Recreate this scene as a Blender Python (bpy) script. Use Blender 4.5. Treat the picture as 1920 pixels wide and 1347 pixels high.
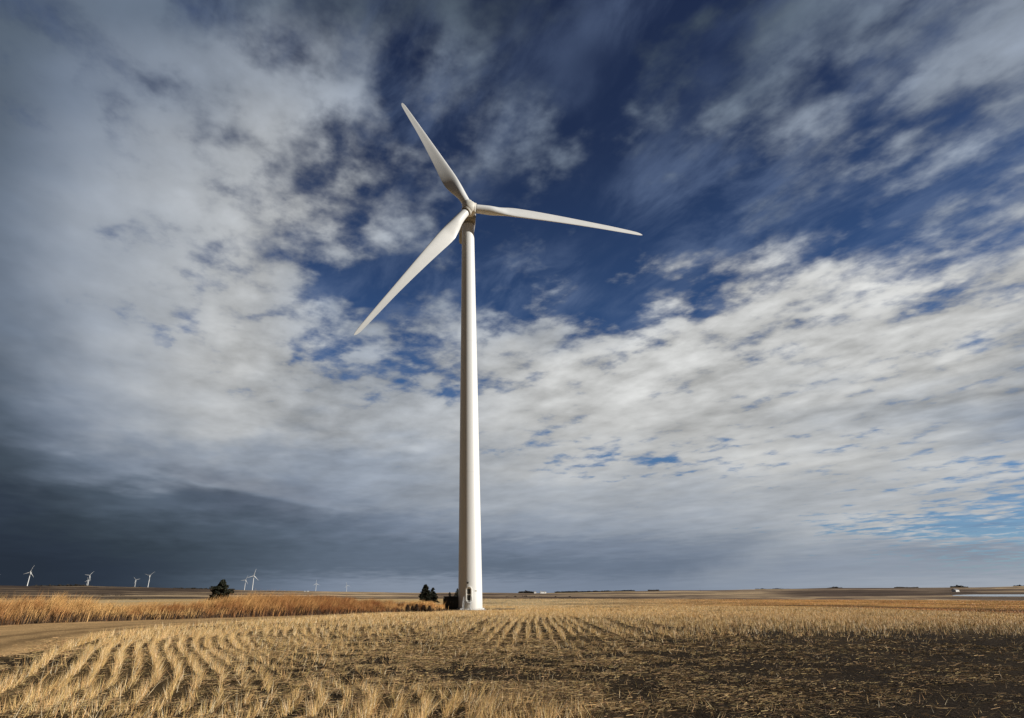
import bpy, bmesh, math, random
import numpy as np
from mathutils import Vector, Matrix
for o in list(bpy.data.objects): bpy.data.objects.remove(o)
C = bpy.context.scene
COL = C.collection
rng = np.random.default_rng(7); random.seed(7)
R = math.radians

# ------------------------------------------------------------------ camera
FPX, PX0, PY0, W0 = 1080.0, 862.0, 673.5, 1920.0      # focal length and optical axis, in pixels of a 1920 wide picture
PITCH = math.atan((1112 - PY0) / FPX)
EYE = np.array([0.0, 0.0, 1.75])
cam_d = bpy.data.cameras.new('camera'); cam = bpy.data.objects.new('camera', cam_d); COL.objects.link(cam)
cam.location = EYE; cam.rotation_euler = (R(90) + PITCH, 0, 0)
cam_d.sensor_width = 36; cam_d.lens = FPX / W0 * 36
cam_d.shift_x = (960 - PX0) / W0
cam_d.clip_start = 0.1; cam_d.clip_end = 30000
C.camera = cam
C.render.resolution_x = 1024; C.render.resolution_y = 718
C.view_settings.view_transform = 'Standard'; C.view_settings.look = 'None'
C.view_settings.exposure = .25; C.view_settings.gamma = 1

FW = np.array([0, math.cos(PITCH), math.sin(PITCH)]); UP = np.array([0, -math.sin(PITCH), math.cos(PITCH)])
def ray(px, py):
    return FW + np.array([1., 0, 0]) * (px - PX0) / FPX - UP * (py - PY0) / FPX
def azel(px, py):
    d = ray(px, py); return math.atan2(d[0], d[1]), math.atan2(d[2], math.hypot(d[0], d[1]))

# ------------------------------------------------------------------ sun
SUN_AZ, SUN_EL = R(110), R(17)         # azimuth from +Y towards +X: from the right, a little behind the camera
sd = Vector((math.sin(SUN_AZ) * math.cos(SUN_EL), math.cos(SUN_AZ) * math.cos(SUN_EL), math.sin(SUN_EL)))
sl = bpy.data.lights.new('sun', 'SUN'); sl.energy = 5.0; sl.angle = R(0.5); sl.color = (1, .96, .89)
so = bpy.data.objects.new('sun', sl); COL.objects.link(so)
so.rotation_euler = sd.to_track_quat('Z', 'Y').to_euler()

# ------------------------------------------------------------------ node helper
class NT:
    def __init__(s, nt): s.nt = nt; s.n = nt.nodes; s.l = nt.links
    def put(s, sock, v):
        if isinstance(v, bpy.types.NodeSocket): s.l.new(v, sock)
        elif isinstance(v, (int, float)) and sock.type in ('RGBA',): sock.default_value = (v, v, v, 1)
        elif isinstance(v, (int, float)) and sock.type == 'VECTOR': sock.default_value = (v, v, v)
        elif sock.type == 'RGBA' and len(v) == 3: sock.default_value = (*v, 1)
        else: sock.default_value = v
    def m(s, op, a, b=None, c=None, clamp=False):
        x = s.n.new('ShaderNodeMath'); x.operation = op; x.use_clamp = clamp
        s.put(x.inputs[0], a)
        if b is not None: s.put(x.inputs[1], b)
        if c is not None: s.put(x.inputs[2], c)
        return x.outputs[0]
    def v(s, op, a, b=None):
        x = s.n.new('ShaderNodeVectorMath'); x.operation = op; s.put(x.inputs[0], a)
        if b is not None:
            if op == 'SCALE': s.put(x.inputs[3], b)
            else: s.put(x.inputs[1], b)
        return x.outputs['Value'] if op in ('DOT_PRODUCT', 'LENGTH') else x.outputs[0]
    def xyz(s, a, b, c):
        x = s.n.new('ShaderNodeCombineXYZ')
        for i, q in enumerate((a, b, c)): s.put(x.inputs[i], q)
        return x.outputs[0]
    def ss(s, v, a, b, lo=0., hi=1.):
        x = s.n.new('ShaderNodeMapRange'); x.interpolation_type = 'SMOOTHSTEP'
        s.put(x.inputs[0], v); s.put(x.inputs[1], a); s.put(x.inputs[2], b); s.put(x.inputs[3], lo); s.put(x.inputs[4], hi)
        return x.outputs[0]
    def noise(s, vec, scale, detail=4., rough=.5, dist=0., color=False, lac=2.):
        x = s.n.new('ShaderNodeTexNoise'); s.put(x.inputs['Vector'], vec)
        x.inputs['Scale'].default_value = scale; x.inputs['Detail'].default_value = detail
        x.inputs['Roughness'].default_value = rough; x.inputs['Distortion'].default_value = dist
        x.inputs['Lacunarity'].default_value = lac
        return x.outputs['Color' if color else 'Fac']
    def mix(s, f, a, b, blend='MIX'):
        x = s.n.new('ShaderNodeMix'); x.data_type = 'RGBA'; x.blend_type = blend
        s.put(x.inputs[0], f); s.put(x.inputs[6], a); s.put(x.inputs[7], b); return x.outputs[2]
    def ramp(s, f, stops, interp='LINEAR'):
        x = s.n.new('ShaderNodeValToRGB'); r = x.color_ramp; r.interpolation = interp
        while len(r.elements) > 1: r.elements.remove(r.elements[-1])
        for i, (p, c) in enumerate(stops):
            e = r.elements[0] if i == 0 else r.elements.new(p)
            e.position = p; e.color = c if len(c) == 4 else (*c, 1)
        s.put(x.inputs[0], f); return x.outputs[0], x.outputs[1]
def lin(c): 
    c = c / 255.
    return c / 12.92 if c < .04045 else ((c + .055) / 1.055) ** 2.4

# ------------------------------------------------------------------ sky: Nishita blue behind a procedural cloud deck
WS = 0.1
world = bpy.data.worlds.new('World'); C.world = world; world.use_nodes = True
k = NT(world.node_tree); k.n.clear()
D = k.n.new('ShaderNodeTexCoord').outputs['Generated']
sep = k.n.new('ShaderNodeSeparateXYZ'); k.l.new(D, sep.inputs[0])
dx, dy, dz = sep.outputs
# bearings on the northern half of the sky: u to the east, v up, on a plane tangent to the sky 22 degrees above due north
w_ = k.v('DOT_PRODUCT', D, tuple(FW)); wc = k.m('MAXIMUM', w_, .12)
u = k.m('DIVIDE', dx, wc); v = k.m('DIVIDE', k.v('DOT_PRODUCT', D, tuple(UP)), wc)
# the cloud deck: where the sight line meets a level layer; streets run along one wind direction
zz = k.m('ADD', k.m('MAXIMUM', dz, 0.), .07)
qx = k.m('DIVIDE', dx, zz); qy = k.m('DIVIDE', dy, zz)
ca, sa = .42, -.907
qa = k.m('ADD', k.m('MULTIPLY', qx, ca), k.m('MULTIPLY', qy, sa))
qb = k.m('ADD', k.m('MULTIPLY', qx, -sa), k.m('MULTIPLY', qy, ca))
q = k.xyz(k.m('MULTIPLY', qa, .80), qb, 0.)
qn = k.xyz(qa, qb, 3.3)
wn = k.noise(q, 3.2, 3., .5, color=True)
warp = k.v('SCALE', k.v('SUBTRACT', wn, (.5, .5, .5)), .16)
sw = k.n.new('ShaderNodeSeparateXYZ'); k.l.new(warp, sw.inputs[0])
u2 = k.m('ADD', u, k.m('MULTIPLY', sw.outputs[0], k.ss(dz, .01, .10))); v2 = k.m('ADD', v, k.m('MULTIPLY', sw.outputs[1], k.ss(v, -.36, -.05, .25, 1.)))
PXS = [0, 120, 240, 360, 480, 600, 720, 860, 1000, 1140, 1280, 1420, 1560, 1700, 1840, 1920]
ROWS = [   # height on the sky (as picture row), cloud tone, cloud cover
 (0,   [ 92,108,114,106,104,102, 98, 92, 82, 74, 70, 82,106,126,142,144], [.80,.90,.85,.68,.60,.58,.52,.50,.36,.40,.20,.34,.50,.62,.74,.74]),
 (130, [ 98,124,142,146,156,160,140,118,100, 88, 80,102,126,140,150,148], [.90,1.0,1.0,.80,.66,.56,.46,.44,.26,.22,.06,.32,.48,.58,.66,.60]),
 (260, [106,134,158,170,180,178,162,140,122,118,116,132,148,148,144,136], [.97,.97,.74,.90,.80,.62,.48,.30,.32,.34,.32,.44,.52,.50,.44,.42]),
 (400, [114,152,168,176,186,186,170,142,120,116,112,118,136,146,164,174], [1.0,1.0,.96,.86,.74,.46,.46,.34,.18,.14,.14,.22,.28,.32,.42,.54]),
 (540, [116,152,168,182,192,160,146,152,146,160,194,208,212,210,204,196], [1.0,1.0,.94,.86,.78,.32,.26,.40,.24,.12,.48,.64,.60,.56,.66,.72]),
 (680, [106,150,172,188,194,172,160,182,204,212,214,212,206,202,198,184], [1.0,1.0,1.0,.98,.90,.58,.54,.70,.84,.88,.88,.82,.82,.84,.86,.88]),
 (790, [ 88,130,166,184,188,180,176,182,196,198,198,192,184,178,164,152], [1.0,1.0,1.0,1.0,1.0,1.0,.97,.92,.86,.88,.90,.90,.92,.92,.92,.90]),
 (865, [ 72,104,140,156,158,152,154,170,188,190,190,194,194,190,186,184], [1.0,1.0,1.0,1.0,1.0,1.0,1.0,.94,.76,.56,.60,.74,.80,.78,.74,.70]),
 (935, [ 60, 74, 94,102,120,140,152,166,172,172,172,176,180,184,182,180], [1.0,1.0,1.0,1.0,1.0,1.0,1.0,1.0,1.0,.97,.94,.92,.86,.76,.62,.52]),
 (990, [ 54, 62, 73, 84, 92,108,124,142,154,154,160,170,180,198,208,204], [1.0,1.0,1.0,1.0,1.0,1.0,1.0,1.0,1.0,1.0,.98,.88,.66,.44,.30,.30]),
 (1028,[ 50, 56, 62, 73, 87,102,112,118,128,134,136,154,162,148,138,150], [1.0,1.0,1.0,1.0,1.0,1.0,1.0,1.0,1.0,1.0,1.0,.96,.88,.76,.66,.60]),
 (1060,[ 48, 51, 57, 71, 88,104,112,108,112,120,124,142,150,152,150,154], [1.0,1.0,1.0,1.0,1.0,1.0,1.0,1.0,1.0,1.0,1.0,.97,.90,.74,.62,.58]),
 (1100,[ 48, 51, 57, 80,106,130,144,140,134,130,138,150,156,160,164,166], [1.0]*16),
]
def cloud_rgb(L):
    t = min(1, max(0, (195 - L) / 140))
    return (lin(L * (1 - .17 * t)), lin(L * (1.005 + .03 * min(t, .5) - .01 * t)), lin(L * (1.0 + .30 * min(t, .5) + .03 * t + (.08 if L < 62 else 0))))
us = k.m('DIVIDE', k.m('ADD', k.m('MULTIPLY', u2, FPX), PX0 + 200), 2320.)
prevC = prevA = None
pyv = k.m('SUBTRACT', PY0, k.m('MULTIPLY', v2, FPX))
for i, (py, Ls, As) in enumerate(ROWS):
    c, a = k.ramp(us, [((px + 200) / 2320, (*cloud_rgb(L), A)) for px, L, A in zip(PXS, Ls, As)], 'B_SPLINE')
    if i == 0: prevC, prevA = c, a
    else:
        f = k.ss(pyv, float(ROWS[i - 1][0]), float(py))
        prevC = k.mix(f, prevC, c)
        mm = k.n.new('ShaderNodeMix'); k.put(mm.inputs[0], f); k.put(mm.inputs[2], prevA); k.put(mm.inputs[3], a); prevA = mm.outputs[0]
tone, cover = prevC, prevA
# cloud structure: rounded cells in the west, streets along the wind in the east
n1a = k.noise(q, 3.3, 6., .48, .1)
qs = k.xyz(k.m('MULTIPLY', qa, k.ss(v, .0, .2, .75, .45)), qb, 5.)
n1b = k.noise(qs, 5.2, 6., .50, .15)
east = k.ss(u, -.05, .35)
n1 = k.m('ADD', k.m('MULTIPLY', n1a, k.m('SUBTRACT', 1., k.m('MULTIPLY', east, .72))), k.m('MULTIPLY', n1b, k.m('MULTIPLY', east, .72)))
n2 = k.noise(qn, 9.5, 5., .5, .15)
vo = k.n.new('ShaderNodeTexVoronoi'); vo.voronoi_dimensions = '3D'; vo.feature = 'SMOOTH_F1'; vo.inputs['Scale'].default_value = 7.5; vo.inputs['Smoothness'].default_value = .55
k.put(vo.inputs['Vector'], k.v('ADD', k.xyz(k.m('MULTIPLY', qa, .8), qb, 2.), k.v('SCALE', k.v('SUBTRACT', k.noise(qn, 9., 4., .6, color=True), (.5, .5, .5)), .22)))
cell = k.m('SUBTRACT', .92, vo.outputs['Distance'])
n4 = k.noise(k.v('ADD', qn, (4., 1., 9.)), 22., 4., .55, .2)
nn = k.m('ADD', k.m('ADD', k.m('MULTIPLY', n1, .46), k.m('ADD', k.m('MULTIPLY', n2, .27), k.m('MULTIPLY', cell, .18))), k.m('MULTIPLY', n4, .09))
nn = k.m('ADD', k.m('MULTIPLY', k.m('SUBTRACT', nn, .5), k.ss(v, -.25, .15, 2.4, 3.4)), .5)
inv = k.m('SUBTRACT', 1., cover)
soft = k.ss(v, -.2, .3, .20, .34)
alpha = k.ss(nn, k.m('SUBTRACT', inv, soft), k.m('ADD', inv, soft))
full = k.ss(cover, .93, 1.)
alpha = k.m('MAXIMUM', alpha, full)
# light and dark lumps inside the deck, weaker in the smooth rain cloud
n3 = k.noise(k.v('ADD', q, (.05, .03, 7.)), 5.5, 6., .5, .15)
det = k.m('ADD', k.m('MULTIPLY', k.m('SUBTRACT', n3, .53), .9), k.m('MULTIPLY', k.m('SUBTRACT', nn, .65), .42))
amp = k.m('MULTIPLY', k.m('MULTIPLY', k.ss(v, -.34, .08, .15, 1.), k.ss(u, -.68, -.2, .3, 1.1)), k.ss(dz, .0, .07))
n5 = k.noise(k.xyz(k.m('MULTIPLY', qa, .6), qb, 12.), 1.5, 4., .5, .3)
big = k.m('MULTIPLY', k.m('SUBTRACT', n5, .5), k.m('MULTIPLY', k.ss(v, -.38, -.2, .25, 1.), .75))
shade = k.m('ADD', k.m('ADD', 1., big), k.m('MULTIPLY', det, k.m('MULTIPLY', amp, 1.1)))
cl = k.v('SCALE', tone, shade)
# shelf edge of the storm and a rain shaft
edge = k.m('SUBTRACT', k.m('ADD', k.m('ADD', k.m('MULTIPLY', v, .93), k.m('MULTIPLY', v2, .07)), .214), k.m('MULTIPLY', k.m('ADD', u, .474), -.19))
win = k.m('MULTIPLY', k.ss(u, -.56, -.46), k.ss(u, -.30, -.16, 1., 0.))
shelf = k.m('MULTIPLY', k.m('MULTIPLY', k.ss(edge, -.06, -.004), k.ss(edge, -.004, .004, 1., 0.)), win)
cl = k.mix(k.m('MULTIPLY', shelf, .38), cl, (lin(52), lin(62), lin(78)))
above = k.m('MULTIPLY', k.m('MULTIPLY', k.ss(edge, .0, .008), k.ss(edge, .008, .05, 1., 0.)), win)
cl = k.mix(k.m('MULTIPLY', above, .34), cl, (lin(140), lin(145), lin(156)))
# a shaft of rain slanting to the ground
rx = k.m('ADD', k.m('ADD', k.m('SUBTRACT', u, .575), k.m('MULTIPLY', k.m('ADD', v, .30), -2.1)), k.m('MULTIPLY', k.m('SUBTRACT', k.noise(k.xyz(u, v, 3.), 9., 5., .6), .5), .22))
rw = k.m('MULTIPLY', k.ss(v, -.405, -.37), k.ss(v, -.31, -.27, 1., 0.))
cl = k.mix(k.m('MULTIPLY', k.m('MULTIPLY', k.m('MULTIPLY', k.ss(rx, -.06, .05), k.ss(rx, .04, .16, 1., 0.)), rw), .24), cl, (lin(162), lin(168), lin(174)))
cl = k.mix(k.m('MULTIPLY', k.m('MULTIPLY', k.m('MULTIPLY', k.ss(rx, -.22, -.07), k.ss(rx, -.07, .05, 1., 0.)), rw), .20), cl, (lin(78), lin(92), lin(108)))
# clear sky
sk = k.n.new('ShaderNodeTexSky'); sk.sky_type = 'NISHITA'; sk.sun_disc = False
sk.sun_elevation = SUN_EL; sk.sun_rotation = SUN_AZ; sk.ozone_density = 3.; sk.air_density = .8; sk.dust_density = .3
tr, _ = k.ramp(k.m('MULTIPLY', k.m('MAXIMUM', dz, 0.), 1.), [
    (0., (.62, .72, .90)), (.12, (.66, .78, .92)), (.25, (.60, .80, .96)), (.40, (.46, .58, .76)), (.65, (.34, .34, .44)), (1., (.30, .24, .32))])
blue = k.mix(1., sk.outputs[0], tr, 'MULTIPLY')
veil_n = k.noise(k.xyz(k.m('MULTIPLY', qa, .48), qb, 20.), 7., 9., .60, .35)
veil_m = k.noise(k.xyz(qa, qb, 25.), 2.2, 3., .5)
veil = k.m('MULTIPLY', k.m('MULTIPLY', k.ss(veil_n, .38, .72), k.ss(veil_m, .3, .6)), .52)
blue = k.mix(veil, blue, (lin(104) / WS, lin(122) / WS, lin(154) / WS))
skyc = k.mix(alpha, blue, k.v('SCALE', cl, 1 / WS))
# the rest of the sky dome (behind the photographer): unseen dark slate cloud, made up to keep shaded sides dark; below the horizon: dull land
back = k.mix(k.ss(k.m('ADD', nn, 0.), .2, .8), (.25, .30, .42), (.62, .66, .78))
skyc = k.mix(k.ss(w_, .32, .62, 1., 0.), skyc, back)
skyc = k.mix(k.ss(dz, -.06, -.01, 1., 0.), skyc, (.5, .4, .3))
bg = k.n.new('ShaderNodeBackground'); k.put(bg.inputs[0], skyc); bg.inputs[1].default_value = WS * .84
ow = k.n.new('ShaderNodeOutputWorld'); k.l.new(bg.outputs[0], ow.inputs[0])
world.cycles.sampling_method = 'MANUAL'; world.cycles.sample_map_resolution = 512

# ------------------------------------------------------------------ numpy noise
def vnoise(x, y, seed=0):
    xi = np.floor(x).astype(np.int64); yi = np.floor(y).astype(np.int64); fx = x - xi; fy = y - yi
    def h(a, b):
        n = (a * 374761393 + b * 668265263 + seed * 982451653) & 0x7fffffff
        n = ((n ^ (n >> 13)) * 1274126177) & 0x7fffffff
        n = n ^ (n >> 16)
        return (n & 0xffff) / 65535.
    fx = fx * fx * (3 - 2 * fx); fy = fy * fy * (3 - 2 * fy)
    return (h(xi, yi) * (1 - fx) + h(xi + 1, yi) * fx) * (1 - fy) + (h(xi, yi + 1) * (1 - fx) + h(xi + 1, yi + 1) * fx) * fy
def fbm(x, y, o=4, seed=0):
    s = 0; a = .5; t = 0
    for i in range(o): s = s + a * vnoise(x * 2 ** i, y * 2 ** i, seed + i * 17); t += a; a *= .5
    return s / t
def sstep(x, a, b):
    t = np.clip((x - a) / (b - a), 0, 1); return t * t * (3 - 2 * t)

# ------------------------------------------------------------------ terrain
SKY_PX = [-300, 0, 60, 170, 280, 350, 470, 560, 650, 760, 900, 1000, 1100, 1200, 1300, 1400, 1500, 1560, 1700, 1920, 2200]
SKY_PY = [1097, 1099, 1100, 1099.5, 1102.5, 1105, 1107.5, 1108.5, 1110.5, 1112, 1112, 1112.5, 1111, 1108.5, 1108, 1106.5, 1105, 1103.5, 1102.5, 1101.5, 1099]
_s = [azel(a, b) for a, b in zip(SKY_PX, SKY_PY)]
S_AZ = np.array([a for a, e in _s]); S_EL = np.array([e for a, e in _s])
NEAR_R = 330.
def height(x, y):
    r = np.hypot(x, y) + 1e-6; az = np.arctan2(x, y)
    base = -1.06 * sstep(r, 28, 112)
    e0 = (base - EYE[2]) / NEAR_R
    es = np.tan(np.interp(az, S_AZ, S_EL))
    t = sstep(np.log(r / NEAR_R) / np.log(3000 / NEAR_R), 0, 1) ** 1.15
    e = e0 * (1 - t) + es * t
    und = (fbm(x / 420., y / 260., 3, 5) - .5) * .0042 * sstep(r, 420, 900) * sstep(r, 3300, 2400)
    far = EYE[2] + r * (e + und)
    h = np.where(r < NEAR_R, base, far - 2.4 * np.exp(-((r - 470) / 110) ** 2))
    h = np.where(r > 10200, h - (r - 10200) * .03, h)
    h = h + (fbm(x / 1.7, y / 1.7, 3, 3) - .5) * .09 * sstep(r, 400, 60) + (fbm(x / 22., y / 22., 2, 9) - .5) * .30 * sstep(r, 18, 50) * sstep(r, 330, 250) 
    return h
def at(px, py):
    """the place on the ground seen in that direction"""
    d = ray(px, py); d = d / math.hypot(d[0], d[1])
    rr = np.geomspace(4, 6500, 6000); z = EYE[2] + d[2] * rr
    g = height(d[0] * rr, d[1] * rr)
    i = int(np.argmax(z <= g)) if (z <= g).any() else len(rr) - 1
    return np.array([d[0] * rr[i], d[1] * rr[i], g[i]])
def hz(x, y): return float(height(np.array([x]), np.array([y]))[0])
def topix(x, y, z):
    """bearing and dip of places, as read off the photograph"""
    dX = x; dY = y; dZ = z - EYE[2]; w = dY * FW[1] + dZ * FW[2]; w = np.where(w < .1, .1, w)
    return PX0 + FPX * dX / w, PY0 - FPX * (dY * UP[1] + dZ * UP[2]) / w

# the field's left edge, then its far edge swinging round to the right
EDGE_PX = [(-170, 1347), (-60, 1310), (0, 1283), (40, 1250), (80, 1226), (135, 1206), (200, 1192), (270, 1182), (380, 1172), (480, 1165), (600, 1158), (720, 1152), (850, 1147.5), (960, 1144), (1150, 1139), (1400, 1137), (1650, 1142), (1920, 1152), (2200, 1166)]
EDGE = np.array([at(*p)[:2] for p in EDGE_PX])
def catmull(P, n=10):
    P = np.vstack([2 * P[0] - P[1], P, 2 * P[-1] - P[-2]]); out = []
    for i in range(1, len(P) - 2):
        for t in np.linspace(0, 1, n, endpoint=False):
            a, b, c, d = P[i - 1], P[i], P[i + 1], P[i + 2]
            out.append(.5 * ((2 * b) + (-a + c) * t + (2 * a - 5 * b + 4 * c - d) * t * t + (-a + 3 * b - 3 * c + d) * t ** 3))
    out.append(P[-2]); return np.array(out)
EDGE = catmull(EDGE, 12); _c = np.concatenate([[0], np.cumsum(np.hypot(*np.diff(EDGE, axis=0).T))]); _t = np.arange(0, _c[-1], 1.5)
EDGE = np.stack([np.interp(_t, _c, EDGE[:, i]) for i in (0, 1)], -1); _k = np.exp(-np.linspace(-2, 2, 9) ** 2); _k /= _k.sum()
EDGE = np.stack([np.convolve(np.concatenate([2 * EDGE[0, i] - EDGE[4:0:-1, i], EDGE[:, i], 2 * EDGE[-1, i] - EDGE[-2:-6:-1, i]]), _k, 'valid') for i in (0, 1)], -1)[::2]
def polydist(x, y, P):
    best = np.full(x.shape, 1e9); sgn = np.ones(x.shape)
    for (ax, ay), (bx, by) in zip(P[:-1], P[1:]):
        vx, vy = bx - ax, by - ay; L = vx * vx + vy * vy
        t = np.clip(((x - ax) * vx + (y - ay) * vy) / L, 0, 1)
        ex, ey = x - ax - t * vx, y - ay - t * vy
        d = np.hypot(ex, ey); m = d < best
        best = np.where(m, d, best); sgn = np.where(m, np.where(vx * ey - vy * ex > 0, -1., 1.), sgn)
    return best * sgn                 # positive inside the field (to the right of the edge)
GB_PX = [(-260, 1186), (-120, 1179), (0, 1172.5), (120, 1167.5), (240, 1163.5), (360, 1160), (480, 1156.5), (600, 1153), (700, 1149.5), (760, 1147.2), (800, 1146.4), (832, 1145.6)]
GB = catmull(np.array([at(*p)[:2] for p in GB_PX]), 4)
# share of the stubble still standing, from a walk over the field
VW = lambda r: 3.6 * sstep(r, 27, 18)                 # littered verge where the headland meets the track
GX = np.array([0, 240, 480, 720, 960, 1200, 1440, 1680, 1920.]); GY = np.array([1140, 1165, 1180, 1200, 1230, 1270, 1310, 1347.])
GS = np.array([[1, 1, 1, 1, 1, 1, 1, 1, 1],
 [1, 1, 1, 1, 1, 1, 1, 1, .9], [1, 1, .95, .8, .8, .8, .85, .75, .55], [1, 1, .75, .4, .45, .4, .22, .12, .06],
 [1, .8, .55, .3, .2, .1, .06, .06, .08], [.9, .75, .5, .3, .14, .07, .05, .05, .06], [.85, .7, .5, .4, .25, .1, .07, .1, .06], [.5, .42, .5, .8, .55, .2, .05, .08, .05]])
def standing(x, y, z):
    px, py = topix(x, y, z)
    px = np.clip(px + (fbm(x / 3, y / 3, 2, 31) - .5) * 260, 0, 1919.9); py = np.clip(py + (fbm(x / 4, y / 4, 2, 41) - .5) * 26 * sstep(py, 1160, 1240), 1140, 1346.9)
    i = np.clip(np.searchsorted(GX, px, 'right') - 1, 0, 7); j = np.clip(np.searchsorted(GY, py, 'right') - 1, 0, 6)
    a = (px - GX[i]) / (GX[i + 1] - GX[i]); b = (py - GY[j]) / (GY[j + 1] - GY[j])
    return (GS[j, i] * (1 - a) + GS[j, i + 1] * a) * (1 - b) + (GS[j + 1, i] * (1 - a) + GS[j + 1, i + 1] * a) * b

# ------------------------------------------------------------------ mesh helpers
def mat(name, color, rough=.8, metal=0., bump=0., bscale=10., vary=0., vscale=3., attr=None, spec=.3, extra=None):
    m = bpy.data.materials.new(name); m.use_nodes = True; t = NT(m.node_tree)
    b = m.node_tree.nodes['Principled BSDF']; b.inputs['Roughness'].default_value = rough; b.inputs['Metallic'].default_value = metal
    b.inputs['Specular IOR Level'].default_value = spec
    oc = t.n.new('ShaderNodeTexCoord').outputs['Object']
    col = tuple(color)
    if attr:
        a = t.n.new('ShaderNodeAttribute'); a.attribute_name = attr; col = a.outputs['Color']
    if vary:
        n = t.noise(oc, vscale, 5., .6); col = t.mix(1., col, t.ramp(n, [(.25, (1 - vary,) * 3), (.75, (1 + vary * .6,) * 3)])[0], 'MULTIPLY')
    if extra: col = extra(t, oc, col)
    t.put(b.inputs['Base Color'], col)
    if bump:
        bn = t.n.new('ShaderNodeBump'); bn.inputs['Strength'].default_value = bump; bn.inputs['Distance'].default_value = .05
        t.l.new(t.noise(oc, bscale, 5., .6), bn.inputs['Height']); t.l.new(bn.outputs[0], b.inputs['Normal'])
    return m
def npmesh(name, V, F, material, colors=None, parent=None, smooth=False):
    me = bpy.data.meshes.new(name); V = np.asarray(V, np.float32); F = np.asarray(F, np.int32); kk = F.shape[1]
    me.vertices.add(len(V)); me.vertices.foreach_set('co', V.ravel())
    me.loops.add(F.size); me.loops.foreach_set('vertex_index', F.ravel())
    me.polygons.add(len(F)); me.polygons.foreach_set('loop_start', np.arange(len(F), dtype=np.int32) * kk)
    me.polygons.foreach_set('use_smooth', np.full(len(F), smooth))
    if colors is not None:
        a = me.color_attributes.new('cover', 'FLOAT_COLOR', 'POINT')
        a.data.foreach_set('color', np.hstack([colors, np.ones((len(colors), 1))]).astype(np.float32).ravel())
    me.update(calc_edges=True); me.materials.append(material)
    o = bpy.data.objects.new(name, me); COL.objects.link(o); o.parent = parent; return o
def obj(name, bm, material, parent=None, smooth=True, angle=35):
    me = bpy.data.meshes.new(name); bmesh.ops.recalc_face_normals(bm, faces=bm.faces[:]); 
    for f in bm.faces: f.smooth = smooth
    if smooth:
        for e in bm.edges:
            if len(e.link_faces) == 2 and e.calc_face_angle(0) > R(angle): e.smooth = False
    bm.to_mesh(me); bm.free(); me.materials.append(material)
    o = bpy.data.objects.new(name, me); COL.objects.link(o); o.parent = parent; return o
def tag(o, label=None, cat=None, group=None, kind=None):
    if label: o['label'] = label
    if cat: o['category'] = cat
    if group: o['group'] = group
    if kind: o['kind'] = kind
    return o
def empty(name, loc, rz=0.):
    o = bpy.data.objects.new(name, None); COL.objects.link(o); o.location = loc; o.rotation_euler = (0, 0, rz); o.empty_display_size = .3; return o
def box(bm, c, s, bevel=0., rot=None):
    r = bmesh.ops.create_cube(bm, size=1.); vs = r['verts']
    for w in vs: w.co = Vector((w.co.x * s[0], w.co.y * s[1], w.co.z * s[2]))
    if bevel:
        es = list({e for w in vs for e in w.link_edges})
        q = bmesh.ops.bevel(bm, geom=es, offset=bevel, segments=3, profile=.5, affect='EDGES'); vs = list({w for f in q['faces'] for w in f.verts} | {w for w in vs if w.is_valid})
    for w in vs:
        if rot: w.co = rot @ w.co
        w.co += Vector(c)
    return vs
def lathe(bm, prof, n=48, cap=True, mtx=None):
    rings = []
    for rr, z in prof:
        rings.append([bm.verts.new((rr * math.cos(2 * math.pi * i / n), rr * math.sin(2 * math.pi * i / n), z)) for i in range(n)])
    for a, b in zip(rings[:-1], rings[1:]):
        for i in range(n): bm.faces.new((a[i], a[(i + 1) % n], b[(i + 1) % n], b[i]))
    if cap: bm.faces.new(rings[0][::-1]); bm.faces.new(rings[-1])
    if mtx is not None:
        for rg in rings:
            for w in rg: w.co = mtx @ w.co
def tube(bm, pts, rad, n=8):
    pts = [Vector(p) for p in pts]; rings = []
    for i, p in enumerate(pts):
        d = (pts[min(i + 1, len(pts) - 1)] - pts[max(i - 1, 0)]).normalized(); a = d.orthogonal().normalized()
        if i: 
            a = (pa - d * pa.dot(d)).normalized()
        pa = a; b = d.cross(a); rr = rad[i] if isinstance(rad, (list, tuple)) else rad
        rings.append([bm.verts.new(p + (a * math.cos(2 * math.pi * j / n) + b * math.sin(2 * math.pi * j / n)) * rr) for j in range(n)])
    for A, B in zip(rings[:-1], rings[1:]):
        for j in range(n): bm.faces.new((A[j], A[(j + 1) % n], B[(j + 1) % n], B[j]))
    bm.faces.new(rings[0][::-1]); bm.faces.new(rings[-1])

# ------------------------------------------------------------------ ground sheet
TD = at(882, 1145); TD = TD / np.hypot(TD[0], TD[1]) * 108.; TX, TY = TD[0], TD[1]; TZ = hz(TX, TY)
print('tower base', TX, TY, TZ, 'wanted z', EYE[2] + math.tan(azel(882, 1145)[1]) * 108)
az = np.concatenate([np.linspace(-180, -54, 64)[:-1], np.linspace(-54, 56, 900)[:-1], np.linspace(56, 180, 64)[:-1]]); az = np.radians(az)
rr = np.concatenate([[.0, 1, 2, 3], np.geomspace(4, 330, 250)[:-1], np.geomspace(330, 11500, 165)])
A_, R_ = np.meshgrid(az, rr); gx = (R_ * np.sin(A_)).ravel(); gy = (R_ * np.cos(A_)).ravel(); gz = height(gx, gy)
na, nr = len(az), len(rr)
ii, jj = np.meshgrid(np.arange(nr - 1), np.arange(na), indexing='ij'); j2 = (jj + 1) % na
F = np.stack([ii * na + jj, ii * na + j2, (ii + 1) * na + j2, (ii + 1) * na + jj], -1).reshape(-1, 4)[:, ::-1]
r1 = np.hypot(gx, gy); a1 = np.arctan2(gx, gy)
de = polydist(gx, gy, EDGE); dg = polydist(gx, gy, GB)
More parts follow.
